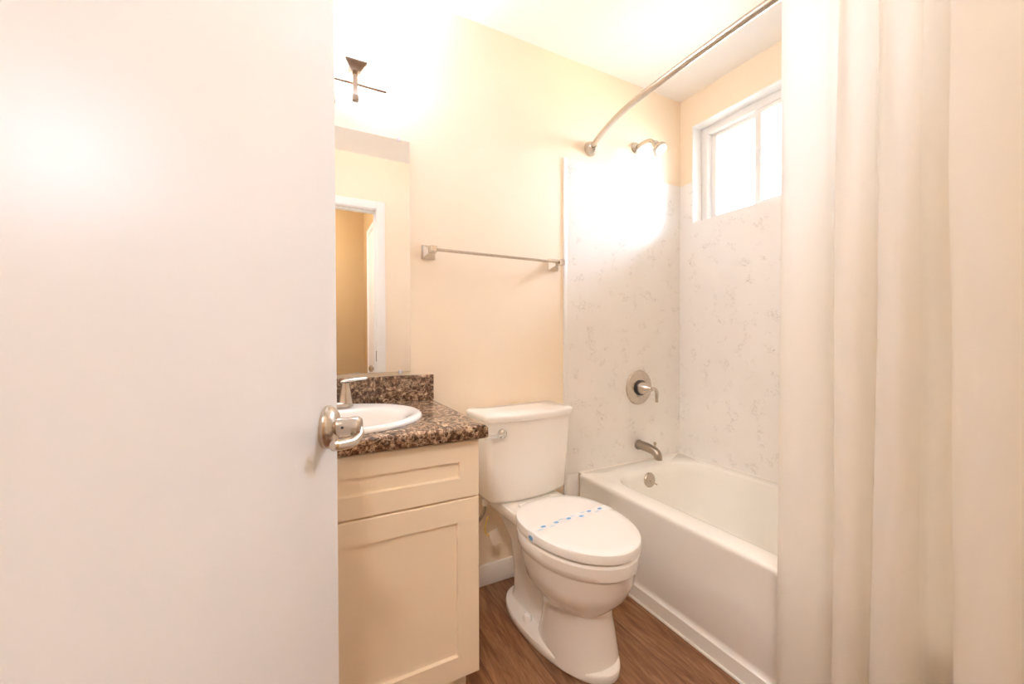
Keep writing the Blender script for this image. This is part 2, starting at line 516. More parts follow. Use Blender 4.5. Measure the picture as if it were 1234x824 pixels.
# local frame of the door: x from hinge to latch edge, y towards the bathroom side (left), -y side faces the camera
bm = NB(); bx(bm, 0.0, DW, 0.0, 0.035, 0.012, 2.035, 0.0015)
door = struct('door_1', bm, M_door)
door.location = hinge; door.rotation_euler = (0, 0, ang)
hx, hz = DW - 0.060, 0.957
hd = bpy.data.objects.new('door_handle', None); hd.empty_display_size = 0.03; link(hd, door); hd['kind'] = 'structure'
for sgn, y0 in ((-1, 0.0), (1, 0.035)):
    bm = NB()
    lathe(bm, [(0.0302, 0), (0.0312, 0.002), (0.0312, 0.006), (0.028, 0.011), (0.023, 0.0155), (0.0145, 0.018)], (hx, y0, hz), (0, sgn, 0), 40)
    struct('rosette', bm, M_nick, hd)
    bm = NB()
    lathe(bm, [(0.0140, 0.012), (0.0128, 0.020), (0.0128, 0.034), (0.0140, 0.038), (0.0140, 0.047), (0.0115, 0.0505)], (hx, y0, hz), (0, sgn, 0), 32)
    pts = catmull([(hx + 0.006, y0 + sgn * 0.043, hz - 0.002), (hx + 0.001, y0 + sgn * 0.046, hz - 0.011), (hx - 0.018, y0 + sgn * 0.042, hz - 0.0175), (hx - 0.038, y0 + sgn * 0.034, hz - 0.0165), (hx - 0.056, y0 + sgn * 0.027, hz - 0.0135)], 6)
    n = len(pts); rr = [0.0072 + 0.0012 * math.sin(PI * i / (n - 1)) if i < n - 1 else 0.0045 for i in range(n)]
    tube(bm, pts, rr, 16)
    struct('lever', bm, M_nick, hd)
    bm = NB(); lathe(bm, [(0.0020, 0), (0.0020, 0.0006)], (hx - 0.0126, y0 + sgn * 0.027, hz + 0.001), (-1, 0, 0), 12)
    tag(struct('set_screw', bm, M_rubber, hd), 'tiny dark set screw')
bm = NB(); bx(bm, DW - 0.0005, DW + 0.0012, 0.005, 0.030, hz - 0.028, hz + 0.028, 0.0005)
lathe(bm, [(0.008, 0), (0.008, 0.009), (0.006, 0.011)], (DW, 0.0175, hz), (1, 0, 0), 16)
struct('latch_plate', bm, M_nick, door)
for z in (0.25, 1.02, 1.80):
    bm = NB(); lathe(bm, [(0.006, -0.045), (0.006, 0.045)], (-0.004, 0.040, z), (0, 0, 1), 14)
    bx(bm, -0.001, 0.0008, 0.004, 0.034, z - 0.044, z + 0.044)
    struct('hinge', bm, M_nick, door)

# ------------------------------------------------------------------ shower surround panels
SZ = 1.953; SX = -0.823
bm = NB()
bx(bm, SX + 0.018, -0.0065, -0.0065, -0.0005, 0.4115, SZ, 0.001)
bx(bm, SX + 0.018, -0.7365, -0.0065, -0.0005, 0.0, 0.4115, 0.001)
p1 = mesh_obj('shower_surround', bm, M_panel, None, origin=(-0.41, -0.0035, 0))
tag(p1, 'white marbled shower panel behind the tub faucet, left of the corner', 'shower surround')
bm = NB(); bx(bm, SX, SX + 0.018, -0.009, -0.0005, 0.0, SZ, 0.002)
e1 = mesh_obj('edge_trim', bm, M_trim, p1, origin=(0, 0, 0)); e1.location = -p1.location
bm = NB()
bx(bm, -0.0065, -0.0005, YF + 0.002, WY0, 0.4115, SZ, 0.0); bx(bm, -0.0065, -0.0005, WY1, -0.0005, 0.4115, SZ, 0.0)
bx(bm, -0.0065, -0.0005, WY0, WY1, 0.4115, WZ0, 0.0)
# returns lining the lower part of the window opening
bx(bm, -0.0065, 0.066, WY1 - L - 0.005, WY1 - L, WZ0 + L, SZ); bx(bm, -0.0065, 0.066, WY0 + L, WY0 + L + 0.005, WZ0 + L, SZ)
bx(bm, -0.0065, 0.066, WY0 + L, WY1 - L, WZ0 + L, WZ0 + L + 0.005)
bx(bm, -0.0065, -0.0005, WY0, WY0 + L, WZ0, SZ); bx(bm, -0.0065, -0.0005, WY1 - L, WY1, WZ0, SZ); bx(bm, -0.0065, -0.0005, WY0 + L, WY1 - L, WZ0, WZ0 + L)
p2 = mesh_obj('shower_surround', bm, M_panel, None, origin=(-0.0035, -0.78, 0.4115))
tag(p2, 'long white marbled shower panel below and around the window', 'shower surround')

# ------------------------------------------------------------------ bathtub
RZ = 0.411; TX = -0.734
tub = thing('bathtub', 'white enamel alcove bathtub below the window, beside the toilet', 'bathtub', (-0.37, -0.775, 0))
def tubring(o, z, r): return [(x + 0.37, y + 0.775, zz) for x, y, zz in rrect(TX + o, -0.0068 - o * 0.15, YF + 0.0068 + o * 0.15, -0.0068 - o * 0.15, z, r, 8)]
def basin(ix0, ix1, iy0, iy1, z, r): return [(x + 0.37, y + 0.775, zz) for x, y, zz in rrect(ix0, ix1, iy0, iy1, z, r, 8)]
rings = [tubring(0.006, 0.0, 0.006), tubring(0.0, 0.004, 0.006), tubring(0.0, 0.058, 0.006), tubring(0.006, 0.062, 0.006), tubring(0.0105, 0.070, 0.006),
         tubring(0.0105, 0.080, 0.006), tubring(0.006, 0.095, 0.006), tubring(0.004, 0.25, 0.006), tubring(0.002, 0.385, 0.008), tubring(0.0, 0.396, 0.008), tubring(0.002, 0.404, 0.010), tubring(0.007, 0.409, 0.012), tubring(0.014, RZ, 0.014),
         basin(-0.652, -0.052, -1.475, -0.098, RZ, 0.15), basin(-0.644, -0.060, -1.465, -0.106, RZ - 0.003, 0.15), basin(-0.637, -0.066, -1.455, -0.113, RZ - 0.012, 0.15),
         basin(-0.630, -0.073, -1.43, -0.120, RZ - 0.05, 0.145), basin(-0.615, -0.090, -1.36, -0.140, 0.22, 0.14), basin(-0.600, -0.105, -1.30, -0.165, 0.12, 0.13),
         basin(-0.575, -0.130, -1.25, -0.19, 0.085, 0.12), basin(-0.53, -0.175, -1.20, -0.235, 0.072, 0.10)]
bm = NB(); loft(bm, rings)
mesh_obj('tub_shell', bm, M_tub, tub, ang=50)
bm = NB(); tube(bm, [(TX - 0.002 + 0.37, -0.775 + 0.02, 0.003), (TX - 0.002 + 0.37, 0.775 - 0.012, 0.003)], 0.006, 10)
tag(mesh_obj('caulk_bead', bm, M_caulk, tub), 'white bead along the floor')
bm = NB(); tube(bm, [(TX + 0.37 + 0.004, 0.775 - 0.0075, RZ + 0.0005), (0.37 - 0.0075, 0.775 - 0.0075, RZ + 0.0005), (0.37 - 0.0075, YF + 0.775 + 0.0075, RZ + 0.0005)], 0.0042, 10)
tag(mesh_obj('caulk_bead', bm, M_caulk, tub), 'white bead where the rim meets the surround')
ov = (-0.372 + 0.37, -0.1225 + 0.775, 0.352)
bm = NB(); lathe(bm, [(0.037, -0.004), (0.037, 0.003), (0.033, 0.008), (0.012, 0.010)], ov, (0, -1, 0.14), 36)
opl = mesh_obj('overflow_plate', bm, M_nick, tub); tag(opl, 'round brushed nickel plate')
bm = NB(); tube(bm, [(ov[0] - 0.004, ov[1] - 0.010, ov[2] - 0.002), (ov[0] + 0.012, ov[1] - 0.022, ov[2] - 0.012), (ov[0] + 0.020, ov[1] - 0.034, ov[2] - 0.018)], [0.005, 0.004, 0.003], 10)
mesh_obj('trip_lever', bm, M_nick, opl)
bm = NB(); lathe(bm, [(0.03, 0), (0.03, 0.003), (0.02, 0.004)], (-0.36 + 0.37, -0.33 + 0.775, 0.072), (0, 0, 1), 24)
mesh_obj('drain_cover', bm, M_nick, tub)

# ------------------------------------------------------------------ tub spout, shower valve, shower head
spt = thing('tub_spout', 'brushed nickel tub spout just above the bathtub rim', 'tub spout', (-0.333, -0.0065, 0.503))
bm = NB()
lathe(bm, [(0.026, 0), (0.027, 0.006), (0.025, 0.010)], (0, 0, 0), (0, -1, 0), 28)
pts = [(0, -0.004, 0), (0, -0.03, 0.001), (0, -0.07, -0.001), (0, -0.105, -0.006), (0, -0.128, -0.016), (0, -0.138, -0.034), (0, -0.138, -0.044)]
tube(bm, catmull(pts, 5), [0.0235] * 10 + [0.0235 - 0.0002 * i for i in range(21)], 22)
mesh_obj('spout_body', bm, M_nickd, spt)
bm = NB(); lathe(bm, [(0.004, 0), (0.004, 0.016), (0.008, 0.019), (0.008, 0.027), (0.005, 0.030)], (0, -0.116, 0.010), (0, 0, 1), 16)
mesh_obj('diverter_knob', bm, M_nick, spt)

vlv = thing('shower_valve', 'round brushed nickel shower valve plate with lever handle above the tub spout', 'shower valve', (-0.331, -0.0065, 0.813))
bm = NB(); lathe(bm, [(0.092, 0), (0.093, 0.004), (0.089, 0.009), (0.070, 0.013), (0.040, 0.014)], (0, 0, 0), (0, -1, 0), 56)
mesh_obj('escutcheon', bm, M_nick, vlv)
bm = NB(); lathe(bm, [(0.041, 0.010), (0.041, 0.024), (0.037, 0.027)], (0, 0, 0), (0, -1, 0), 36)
tag(mesh_obj('handle_collar', bm, M_rubber, vlv), 'dark ring around the handle')
bm = NB(); lathe(bm, [(0.036, 0.020), (0.035, 0.036), (0.026, 0.062), (0.016, 0.082), (0.011, 0.092)], (0, 0, 0), (0, -1, 0), 32)
tube(bm, catmull([(0.0, -0.086, 0.002), (0.022, -0.090, 0.000), (0.040, -0.088, -0.014), (0.047, -0.084, -0.040), (0.048, -0.082, -0.072)], 6), [0.009] * 8 + [0.0085] * 12 + [0.0075] * 5, 14)
mesh_obj('valve_handle', bm, M_nick, vlv)

shw = thing('shower', 'small brushed nickel shower head on a short bent arm above the panel', 'shower head', (-0.349, 0.0, 2.103))
bm = NB(); lathe(bm, [(0.030, 0), (0.030, 0.004), (0.022, 0.012), (0.011, 0.016)], (0, 0, 0), (0, -1, 0), 28)
mesh_obj('flange', bm, M_nick, shw)
bm = NB(); tube(bm, catmull([(0, -0.004, 0), (0, -0.05, 0.006), (0.0, -0.10, -0.002), (0.0, -0.135, -0.032)], 6), 0.0095, 14)
mesh_obj('shower_arm', bm, M_nick, shw)
ax = Vector((0, -0.62, -0.78)).normalized()
o = Vector((0, -0.128, -0.024))
bm = NB(); lathe(bm, [(0.011, 0), (0.016, 0.008), (0.016, 0.018), (0.012, 0.024), (0.018, 0.030), (0.034, 0.055), (0.036, 0.066), (0.034, 0.070)], o, ax, 32)
hdm = mesh_obj('spray_head', bm, M_nick, shw)
bm = NB(); lathe(bm, [(0.031, 0), (0.031, 0.002), (0.010, 0.003)], o + ax * 0.0695, ax, 28)
tag(mesh_obj('spray_face', bm, M_clip, hdm), 'pale plastic nozzle face')

# ------------------------------------------------------------------ curved curtain rod and the curtain
rod = thing('shower_curtain_rod', 'curved brushed nickel curtain rod over the bathtub', 'curtain rod', (-0.66, 0.0, 2.03))
RODP = [(-0.659, -0.006), (-0.700, -0.115), (-0.738, -0.25), (-0.761, -0.387), (-0.772, -0.58), (-0.775, -0.775), (-0.772, -0.97), (-0.761, -1.163), (-0.738, -1.30), (-0.700, -1.44), (-0.659, -1.549)]
bm = NB(); tube(bm, catmull([(x + 0.66, y, 0) for x, y in RODP], 8), 0.0127, 18)
mesh_obj('rod_tube', bm, M_nick, rod)
for yy_, s in ((0.0, -1), (YF, 1)):
    bm = NB(); lathe(bm, [(0.036, 0), (0.037, 0.004), (0.035, 0.010), (0.022, 0.040), (0.0165, 0.046)], (0.001, yy_, 0), (-0.25, s, 0), 32)
    mesh_obj('rod_flange', bm, M_nick, rod)

PLAN = [(-0.772, -0.966), (-0.797, -0.990), (-0.806, -1.020), (-0.800, -1.050), (-0.782, -1.076), (-0.752, -1.083), (-0.750, -1.094), (-0.780, -1.101), (-0.815, -1.112), (-0.832, -1.136), (-0.826, -1.164), (-0.800, -1.178),
        (-0.782, -1.180), (-0.796, -1.192), (-0.826, -1.203), (-0.845, -1.226), (-0.854, -1.250), (-0.842, -1.268), (-0.808, -1.270), (-0.776, -1.257), (-0.751, -1.260), (-0.745, -1.285), (-0.762, -1.305), (-0.810, -1.310), (-0.846, -1.326),
        (-0.866, -1.356), (-0.866, -1.392), (-0.842, -1.420), (-0.790, -1.430), (-0.764, -1.440), (-0.768, -1.462), (-0.805, -1.482), (-0.800, -1.512), (-0.778, -1.532)]
pl2 = catmull([(x, y, 0) for x, y in PLAN], 7)
ZT, ZB, NZ = 2.0155, 0.045, 46
def rodx(y):
    for (xa, ya), (xb, yb) in zip(RODP[:-1], RODP[1:]):
        if yb <= y <= ya: return xa + (xb - xa) * (y - ya) / (yb - ya)
    return -0.66
rings = []
for k in range(NZ + 1):
    t = k / NZ; z = ZT + (ZB - ZT) * t
    f = 0.42 + 0.58 * min(1, t / 0.38) ** 0.8
    top = max(0.0, 1 - t / 0.30)
    row = []
    for i, p in enumerate(pl2):
        base = -0.770 * (1 - top) + rodx(p.y) * top
        x = base + (p.x + 0.770) * f * (1.22 if p.x < -0.77 else 1.0) * (1 + 0.10 * t)
        x += 0.004 * math.sin(i * 0.21 + 5.0 * t) * t
        y = p.y + (0.010 * math.sin(3.0 * t + i * 0.05)) * t * (1 if i > 14 else 0.3) + 0.022 * (1 - min(1, t / 0.45)) * max(0, min(1, (i - 60) / 60))
        row.append((x, max(y, YF + 0.012), z))
    rings.append(row)
bm = NB(); loft(bm, rings, cap0=False, cap1=False, closed=False)
cur = mesh_obj('shower_curtain', bm, M_curt, None, origin=(-0.79, -1.25, 0.045), ang=80)
tag(cur, 'cream fabric shower curtain hanging in soft folds outside the bathtub, drawn to the right', 'shower curtain')

for y in (-1.00, -1.06, -1.12, -1.18, -1.24, -1.30, -1.36, -1.42, -1.48, -1.53):
    bm = NB(); x = rodx(y)
    pts = [(x + 0.0165 * math.cos(a), y, 2.030 + 0.0165 * math.sin(a) - 0.001) for a in [2 * PI * i / 24 for i in range(25)]]
    tube(bm, pts, 0.0016, 8)
    bm.transform(Matrix.Translation((0.79, 1.25, -0.045)))
    mesh_obj('curtain_ring', bm, M_chrome, cur)

# ------------------------------------------------------------------ vanity cabinet
CX0, CX1 = -2.236, -1.489
van = thing('vanity_cabinet', 'almond painted vanity cabinet with recessed panels under the brown countertop', 'cabinet', ((CX0 + CX1) / 2, -0.26, 0))
vx, vy = -(CX0 + CX1) / 2, 0.26
bm = NB()
for a in ((CX0, CX0 + 0.016, -0.507, -0.002, 0.105, 0.7965), (CX1 - 0.016, CX1, -0.507, -0.002, 0.105, 0.7965), (CX0 + 0.016, CX1 - 0.016, -0.507, -0.002, 0.105, 0.121),
          (CX0 + 0.016, CX1 - 0.016, -0.010, -0.002, 0.121, 0.7965), (CX0 + 0.016, CX1 - 0.016, -0.507, -0.489, 0.755, 0.7965), (CX0 + 0.016, CX1 - 0.016, -0.507, -0.489, 0.121, 0.135), (CX0 + 0.016, CX1 - 0.016, -0.507, -0.489, 0.60, 0.65), (-2.065, -2.030, -0.507, -0.489, 0.135, 0.755)):
    bx(bm, a[0] + vx, a[1] + vx, a[2] + vy, a[3] + vy, a[4], a[5])
mesh_obj('carcass', bm, M_cab, van)
bm = NB(); bx(bm, CX0 + vx + 0.004, CX1 + vx - 0.016, -0.448 + vy, -0.010 + vy, 0.0, 0.105)
mesh_obj('toe_kick', bm, M_cabin, van)
def shaker(x0, x1, z0, z1, st=0.062, yb=-0.507, yf=-0.526, rec=0.009):
    bm = NB()
    # one continuous face: outer frame, chamfered step, recessed field
    def ring(o, y): return [(x0 + o, y, z0 + o), (x1 - o, y, z0 + o), (x1 - o, y, z1 - o), (x0 + o, y, z1 - o)]
    loft(bm, [ring(0, yb), ring(0, yf + 0.002), ring(0.002, yf), ring(st, yf), ring(st + 0.003, yf + rec)], cap0=True, cap1=True)
    bm.transform(Matrix.Translation((vx, vy, 0)))
    return bm
mesh_obj('drawer_front', shaker(-2.045, -1.4925, 0.6275, 0.790, 0.058), M_cab, van, ang=20)
mesh_obj('cabinet_door', shaker(-2.045, -1.4925, 0.108, 0.6225, 0.064), M_cab, van, ang=20)
mesh_obj('drawer_front', shaker(-2.232, -2.049, 0.6275, 0.790, 0.045), M_cab, van, ang=20)
mesh_obj('cabinet_door', shaker(-2.232, -2.049, 0.108, 0.6225, 0.045), M_cab, van, ang=20)

# countertop with its backsplash
KX0, KX1, KD, KZ = -2.243, -1.474, -0.553, 0.836
SCX, SCY, SRX, SRY = -1.852, -0.283, 0.250, 0.224
ct = thing('countertop', 'brown marbled laminate countertop with rounded front edge on the vanity cabinet', 'countertop', ((KX0 + KX1) / 2, -0.28, 0.798))
cx_, cy_, cz_ = -(KX0 + KX1) / 2, 0.28, -0.798
prof = [(-0.003, 0.798), (-0.003, KZ), (-0.06, KZ), (KD + 0.012, KZ), (KD + 0.006, KZ - 0.0015), (KD + 0.002, KZ - 0.005), (KD, KZ - 0.010), (KD, 0.802), (KD + 0.003, 0.798), (KD + 0.03, 0.798)]
# slab with an oval hole for the basin: outer ring and hole ring bridged
bm = NB()
nseg = 64
def outer_pt(a, ins=0.0):
    c, s = math.cos(a), math.sin(a)
    x0, x1, y0, y1 = KX0 + ins, KX1 - ins, KD + ins, -0.003
    tx = ((x1 - SCX) / c) if c > 1e-9 else ((x0 - SCX) / c if c < -1e-9 else 1e9)
    ty = ((y1 - SCY) / s) if s > 1e-9 else ((y0 - SCY) / s if s < -1e-9 else 1e9)
    t = min(tx, ty)
    return (SCX + c * t, SCY + s * t)
angs = sorted(set([2 * PI * i / nseg for i in range(nseg)] + [math.atan2(y - SCY, x - SCX) % (2 * PI) for x in (KX0, KX1) for y in (KD, -0.003)]))
def ring_o(ins, z): return [outer_pt(a, ins) + (z,) for a in angs]
def ring_h(k, z): return [(SCX + math.cos(a) * SRX * k, SCY + math.sin(a) * SRY * k, z) for a in angs]
rg = [ring_h(0.93, 0.798), ring_o(0.003, 0.798), ring_o(0.0, 0.801), ring_o(0.0, KZ - 0.010), ring_o(0.0015, KZ - 0.005), ring_o(0.005, KZ - 0.0015), ring_o(0.011, KZ), ring_h(0.93, KZ), ring_h(0.93, 0.798)]
loft(bm, rg, cap0=False, cap1=False)
bmesh.ops.remove_doubles(bm, verts=bm.verts[:], dist=1e-5)
bm.transform(Matrix.Translation((cx_, cy_, cz_)))
mesh_obj('counter_slab', bm, M_lam, ct, ang=45)
bm = NB(); bx(bm, KX0, KX1, -0.0215, -0.003, KZ - 0.001, 0.938, 0.004, 3)
bm.transform(Matrix.Translation((cx_, cy_, cz_)))
mesh_obj('backsplash', bm, M_lam, ct, ang=45)

# oval basin set into the countertop
snk = thing('sink', 'white oval drop-in sink in the brown countertop', 'sink', (SCX, SCY, KZ))
def sr(k, z, dy=0.0, n=64): return [(math.cos(2 * PI * i / n) * SRX * k, dy + math.sin(2 * PI * i / n) * SRY * k, z) for i in range(n)]
rings = [sr(0.91, -0.03), sr(0.91, 0.000), sr(1.0, 0.0005), sr(1.004, 0.004), sr(0.995, 0.010), sr(0.975, 0.014), sr(0.945, 0.0155), sr(0.905, 0.014),
         sr(0.84, 0.010, -0.012), sr(0.79, 0.002, -0.022), sr(0.76, -0.015, -0.026), sr(0.70, -0.055, -0.026), sr(0.58, -0.100, -0.024), sr(0.38, -0.132, -0.02), sr(0.14, -0.142, -0.02)]
rings += [sr(0.14, -0.150, -0.02), sr(0.42, -0.142, -0.02), sr(0.62, -0.108, -0.024), sr(0.745, -0.058, -0.024), sr(0.80, -0.03, -0.02)]
bm = NB(); loft(bm, rings, cap0=False, cap1=False)
mesh_obj('basin', bm, M_sink, snk, ang=60)
bm = NB(); lathe(bm, [(0.024, -0.143), (0.026, -0.139), (0.019, -0.1385), (0.006, -0.140)], (0, -0.02, 0), (0, 0, 1), 28)
mesh_obj('drain', bm, M_chrome, snk)

# faucet on the sink's back ledge
fct = thing('faucet', 'nickel two-handle faucet at the back of the white sink', 'faucet', (SCX - 0.014, -0.098, KZ + 0.013))
bm = NB()
loft(bm, [rrect(-0.078, 0.078, -0.026, 0.026, z, r, 8) if o == 0 else rrect(-0.078 + o, 0.078 - o, -0.026 + o, 0.026 - o, z, r - o, 8) for z, o, r in ((0, 0, 0.025), (0.010, 0, 0.025), (0.014, 0.003, 0.025), (0.016, 0.007, 0.025))])
mesh_obj('deck_plate', bm, M_nick, fct)
for sx in (-1, 1):
    bm = NB(); lathe(bm, [(0.0265, 0.012), (0.025, 0.022), (0.0185, 0.055), (0.0155, 0.075), (0.0155, 0.081)], (sx * 0.052, 0, 0), (0, 0, 1), 28)
    hb = mesh_obj('handle_base', bm, M_nick, fct)
    bm = NB(); tube(bm, catmull([(sx * 0.040, 0.003, 0.080), (sx * 0.052, 0, 0.086), (sx * 0.085, -0.006, 0.091), (sx * 0.124, -0.012, 0.094)], 6), [0.006] + [0.0125] * 6 + [0.0115] * 6 + [0.0095] * 5 + [0.005], 14, 0.6)
    mesh_obj('handle_lever', bm, M_chrome, hb)
bm = NB(); tube(bm, catmull([(0, 0.002, 0.012), (0, 0, 0.06), (0, -0.012, 0.098), (0, -0.05, 0.122), (0, -0.095, 0.112), (0, -0.118, 0.088)], 6), [0.021] * 6 + [0.017] * 12 + [0.0135] * 13, 18)
mesh_obj('spout', bm, M_nick, fct)

# ------------------------------------------------------------------ mirror
MX0, MX1, MZ0, MZ1 = -2.17, -1.5635, 0.952, 1.860
mir = thing('wall_mirror', 'frameless rectangular wall mirror above the sink backsplash', 'mirror', ((MX0 + MX1) / 2, -0.001, MZ0))
bm = NB(); bx(bm, (MX0 - MX1) / 2, (MX1 - MX0) / 2, -0.006, 0.0, 0, MZ1 - MZ0, 0.0008, 1)
mesh_obj('mirror_glass', bm, M_mirror, mir, smooth=False)
for x, z, s in ((MX1 - 0.042, MZ1, 1), (MX1 - 0.042, MZ0, -1), (MX0 + 0.042, MZ1, 1), (MX0 + 0.042, MZ0, -1)):
    xx, zz = x - (MX0 + MX1) / 2, z - MZ0
    bm = NB(); bx(bm, xx - 0.007, xx + 0.007, -0.010, 0.0, min(zz - s * 0.007, zz + s * 0.009), max(zz - s * 0.007, zz + s * 0.009), 0.002)
    mesh_obj('mirror_clip', bm, M_clip, mir)

# ------------------------------------------------------------------ vanity light
lx, lz = -1.860, 1.990
lgt = thing('vanity_light', 'brushed nickel vanity light bar with upturned frosted glass shades, glowing above the mirror', 'wall light', (lx, 0, lz))
bm = NB()
def cr(hw, hh, y): return [(-hw, y, -hh), (hw, y, -hh), (hw, y, hh), (-hw, y, hh)]
loft(bm, [cr(0.028, 0.050, -0.0005), cr(0.028, 0.050, -0.012), cr(0.024, 0.046, -0.018), cr(0.020, 0.015, -0.030), cr(0.008, 0.008, -0.034), cr(0.008, 0.008, -0.070)])
mesh_obj('canopy', bm, M_nick, lgt, ang=15)
bm = NB(); tube(bm, [(-0.196, -0.070, 0.002), (0.196, -0.070, 0.002)], 0.0048, 12)
mesh_obj('cross_bar', bm, M_nick, lgt)
for sx in (-1, 1):
    ox = sx * 0.086
    bm = NB()
    ap = catmull([(ox, -0.090, 0.032), (ox, -0.088, -0.002), (ox, -0.087, -0.030), (ox, -0.092, -0.054)], 6)
    rings = []
    for i, p in enumerate(ap):
        d = (ap[min(i + 1, len(ap) - 1)] - ap[max(i - 1, 0)]).normalized()
        v = Vector((1, 0, 0)); u = d.cross(v).normalized()
        rings.append([p + v * a * 0.0085 + u * b * 0.004 for a, b in ((-1, -1), (1, -1), (1, 1), (-1, 1))])
    loft(bm, rings)
    bx(bm, ox - 0.006, ox + 0.006, -0.086, -0.066, -0.004, 0.008)
    arm = mesh_obj('arm', bm, M_nick, lgt, ang=30)
    bm = NB(); bx(bm, ox - 0.010, ox + 0.010, -0.102, -0.084, -0.072, -0.052, 0.002)
    mesh_obj('finial', bm, M_nickd, arm)
    def sq(h, z, r): return [(ox + x, -0.090 + y, z) for x, y, _ in rrect(-h, h, -h, h, 0, r, 4)]
    bm = NB(); loft(bm, [sq(0.015, 0.028, 0.002), sq(0.019, 0.030, 0.002), sq(0.037, 0.051, 0.003), sq(0.037, 0.056, 0.003), sq(0.033, 0.056, 0.003)])
    mesh_obj('shade_cup', bm, M_nick, arm, ang=25)
    bm = NB()
    loft(bm, [sq(0.031, 0.0565, 0.006), sq(0.033, 0.070, 0.008), sq(0.044, 0.140, 0.010), sq(0.056, 0.200, 0.012), sq(0.053, 0.200, 0.011), sq(0.041, 0.140, 0.009), sq(0.029, 0.066, 0.006)])
    sh = mesh_obj('glass_shade', bm, M_shade, lgt)
    bm = NB(); lathe(bm, [(0.012, 0.068), (0.013, 0.085), (0.022, 0.115), (0.0285, 0.143), (0.026, 0.160), (0.015, 0.171), (0.002, 0.174)], (ox, -0.090, 0), (0, 0, 1), 24)
    mesh_obj('bulb', bm, M_bulb, sh)

# ------------------------------------------------------------------ towel bar
tb = thing('towel_bar', 'brushed nickel towel bar on the cream wall above the toilet', 'towel bar', (-1.187, 0, 1.432))
for sx in (-1, 1):
    bm = NB(); ox = sx * 0.303
    def sq(h, y): return [(ox - h, y, -h), (ox + h, y, -h), (ox + h, y, h), (ox - h, y, h)]
    loft(bm, [sq(0.028, -0.0005), sq(0.028, -0.006), sq(0.026, -0.009), sq(0.009, -0.036), sq(0.009, -0.052), sq(0.013, -0.058), sq(0.013, -0.082), sq(0.010, -0.086)])
    mesh_obj('post', bm, M_polish, tb, ang=15)
bm = NB(); tube(bm, [(-0.300, -0.070, 0), (0.320, -0.070, 0)], 0.0062, 16)
mesh_obj('bar', bm, M_nick, tb)

# ------------------------------------------------------------------ toilet
tlt = thing('toilet', 'white two-piece toilet with closed lid between vanity and bathtub', 'toilet', (-1.128, 0, 0), math.radians(3.4))
def egr(*a, **k): return egg(*a, **k)
bm = NB()
# base flange
loft(bm, [egg(0.133, -0.10, -0.651, 0.0), egg(0.136, -0.097, -0.654, 0.004), egg(0.136, -0.097, -0.654, 0.020), egg(0.134, -0.099, -0.652, 0.027), egg(0.128, -0.105, -0.646, 0.031), egg(0.108, -0.125, -0.624, 0.035)])
# front column flowing into the bowl
def col(w, yb, yf, z, pb=3.2): return egg(w, yb, yf, z, pb=pb, pf=2.1, split=0.5)
loft(bm, [col(0.118, -0.345, -0.634, 0.010), col(0.115, -0.348, -0.630, 0.040), col(0.108, -0.362, -0.618, 0.10), col(0.102, -0.365, -0.607, 0.155),
          col(0.106, -0.345, -0.607, 0.190), col(0.130, -0.312, -0.634, 0.218, 2.8), col(0.154, -0.285, -0.664, 0.252, 2.6), col(0.168, -0.268, -0.686, 0.300, 2.5), egg(0.171, -0.26, -0.695, 0.345),
          egg(0.173, -0.257, -0.699, 0.352), egg(0.178, -0.252, -0.707, 0.358), egg(0.180, -0.250, -0.710, 0.375), egg(0.180, -0.250, -0.711, 0.398), egg(0.175, -0.255, -0.704, 0.404)])
# trapway body behind the column
def body(w, y0, y1, z, r): return rrect(-w, w, y1, y0, z, r, 8)
loft(bm, [body(0.084, -0.125, -0.44, 0.020, 0.06), body(0.070, -0.125, -0.44, 0.060, 0.06), body(0.064, -0.12, -0.44, 0.15, 0.055), body(0.074, -0.10, -0.44, 0.26, 0.06), body(0.098, -0.06, -0.42, 0.34, 0.06), body(0.118, -0.045, -0.36, 0.375, 0.05)])
# deck that carries the tank
loft(bm, [body(0.110, -0.045, -0.36, 0.360, 0.05), body(0.135, -0.038, -0.36, 0.385, 0.05), body(0.140, -0.036, -0.36, 0.415, 0.05), body(0.136, -0.040, -0.355, 0.424, 0.05), body(0.128, -0.048, -0.35, 0.427, 0.05)])
mesh_obj('bowl', bm, M_porc, tlt, ang=40)
for sx in (-1, 1):
    bm = NB(); lathe(bm, [(0.017, 0), (0.0165, 0.014), (0.0135, 0.026), (0.006, 0.032)], (sx * 0.103, -0.315, 0.030), (0, 0, 1), 20)
    tag(mesh_obj('bolt_cap', bm, M_seat, tlt), 'small white cap on the foot')
# seat ring and lid
bm = NB()
def ringhole(w, yb, yf, z, kw): return egg(w * kw, yb - 0.06 * (1 - kw) * 3, yf + 0.055 * (1 - kw) * 4, z)
loft(bm, [egg(0.168, -0.262, -0.696, 0.4055), egg(0.171, -0.260, -0.699, 0.408), egg(0.171, -0.260, -0.699, 0.414), egg(0.168, -0.262, -0.696, 0.4175), egg(0.115, -0.310, -0.645, 0.4175), egg(0.115, -0.310, -0.645, 0.4055), egg(0.168, -0.262, -0.696, 0.4055)], cap0=False, cap1=False)
bmesh.ops.remove_doubles(bm, verts=bm.verts[:], dist=1e-5)
mesh_obj('seat_ring', bm, M_seat, tlt)
bm = NB()
loft(bm, [egg(0.178, -0.250, -0.711, 0.4125), egg(0.182, -0.246, -0.716, 0.416), egg(0.183, -0.245, -0.717, 0.436), egg(0.181, -0.247, -0.715, 0.442), egg(0.176, -0.252, -0.710, 0.4455), egg(0.15, -0.278, -0.677, 0.4470), egg(0.08, -0.35, -0.58, 0.4480)])
lid = mesh_obj('seat_lid', bm, M_seat, tlt)
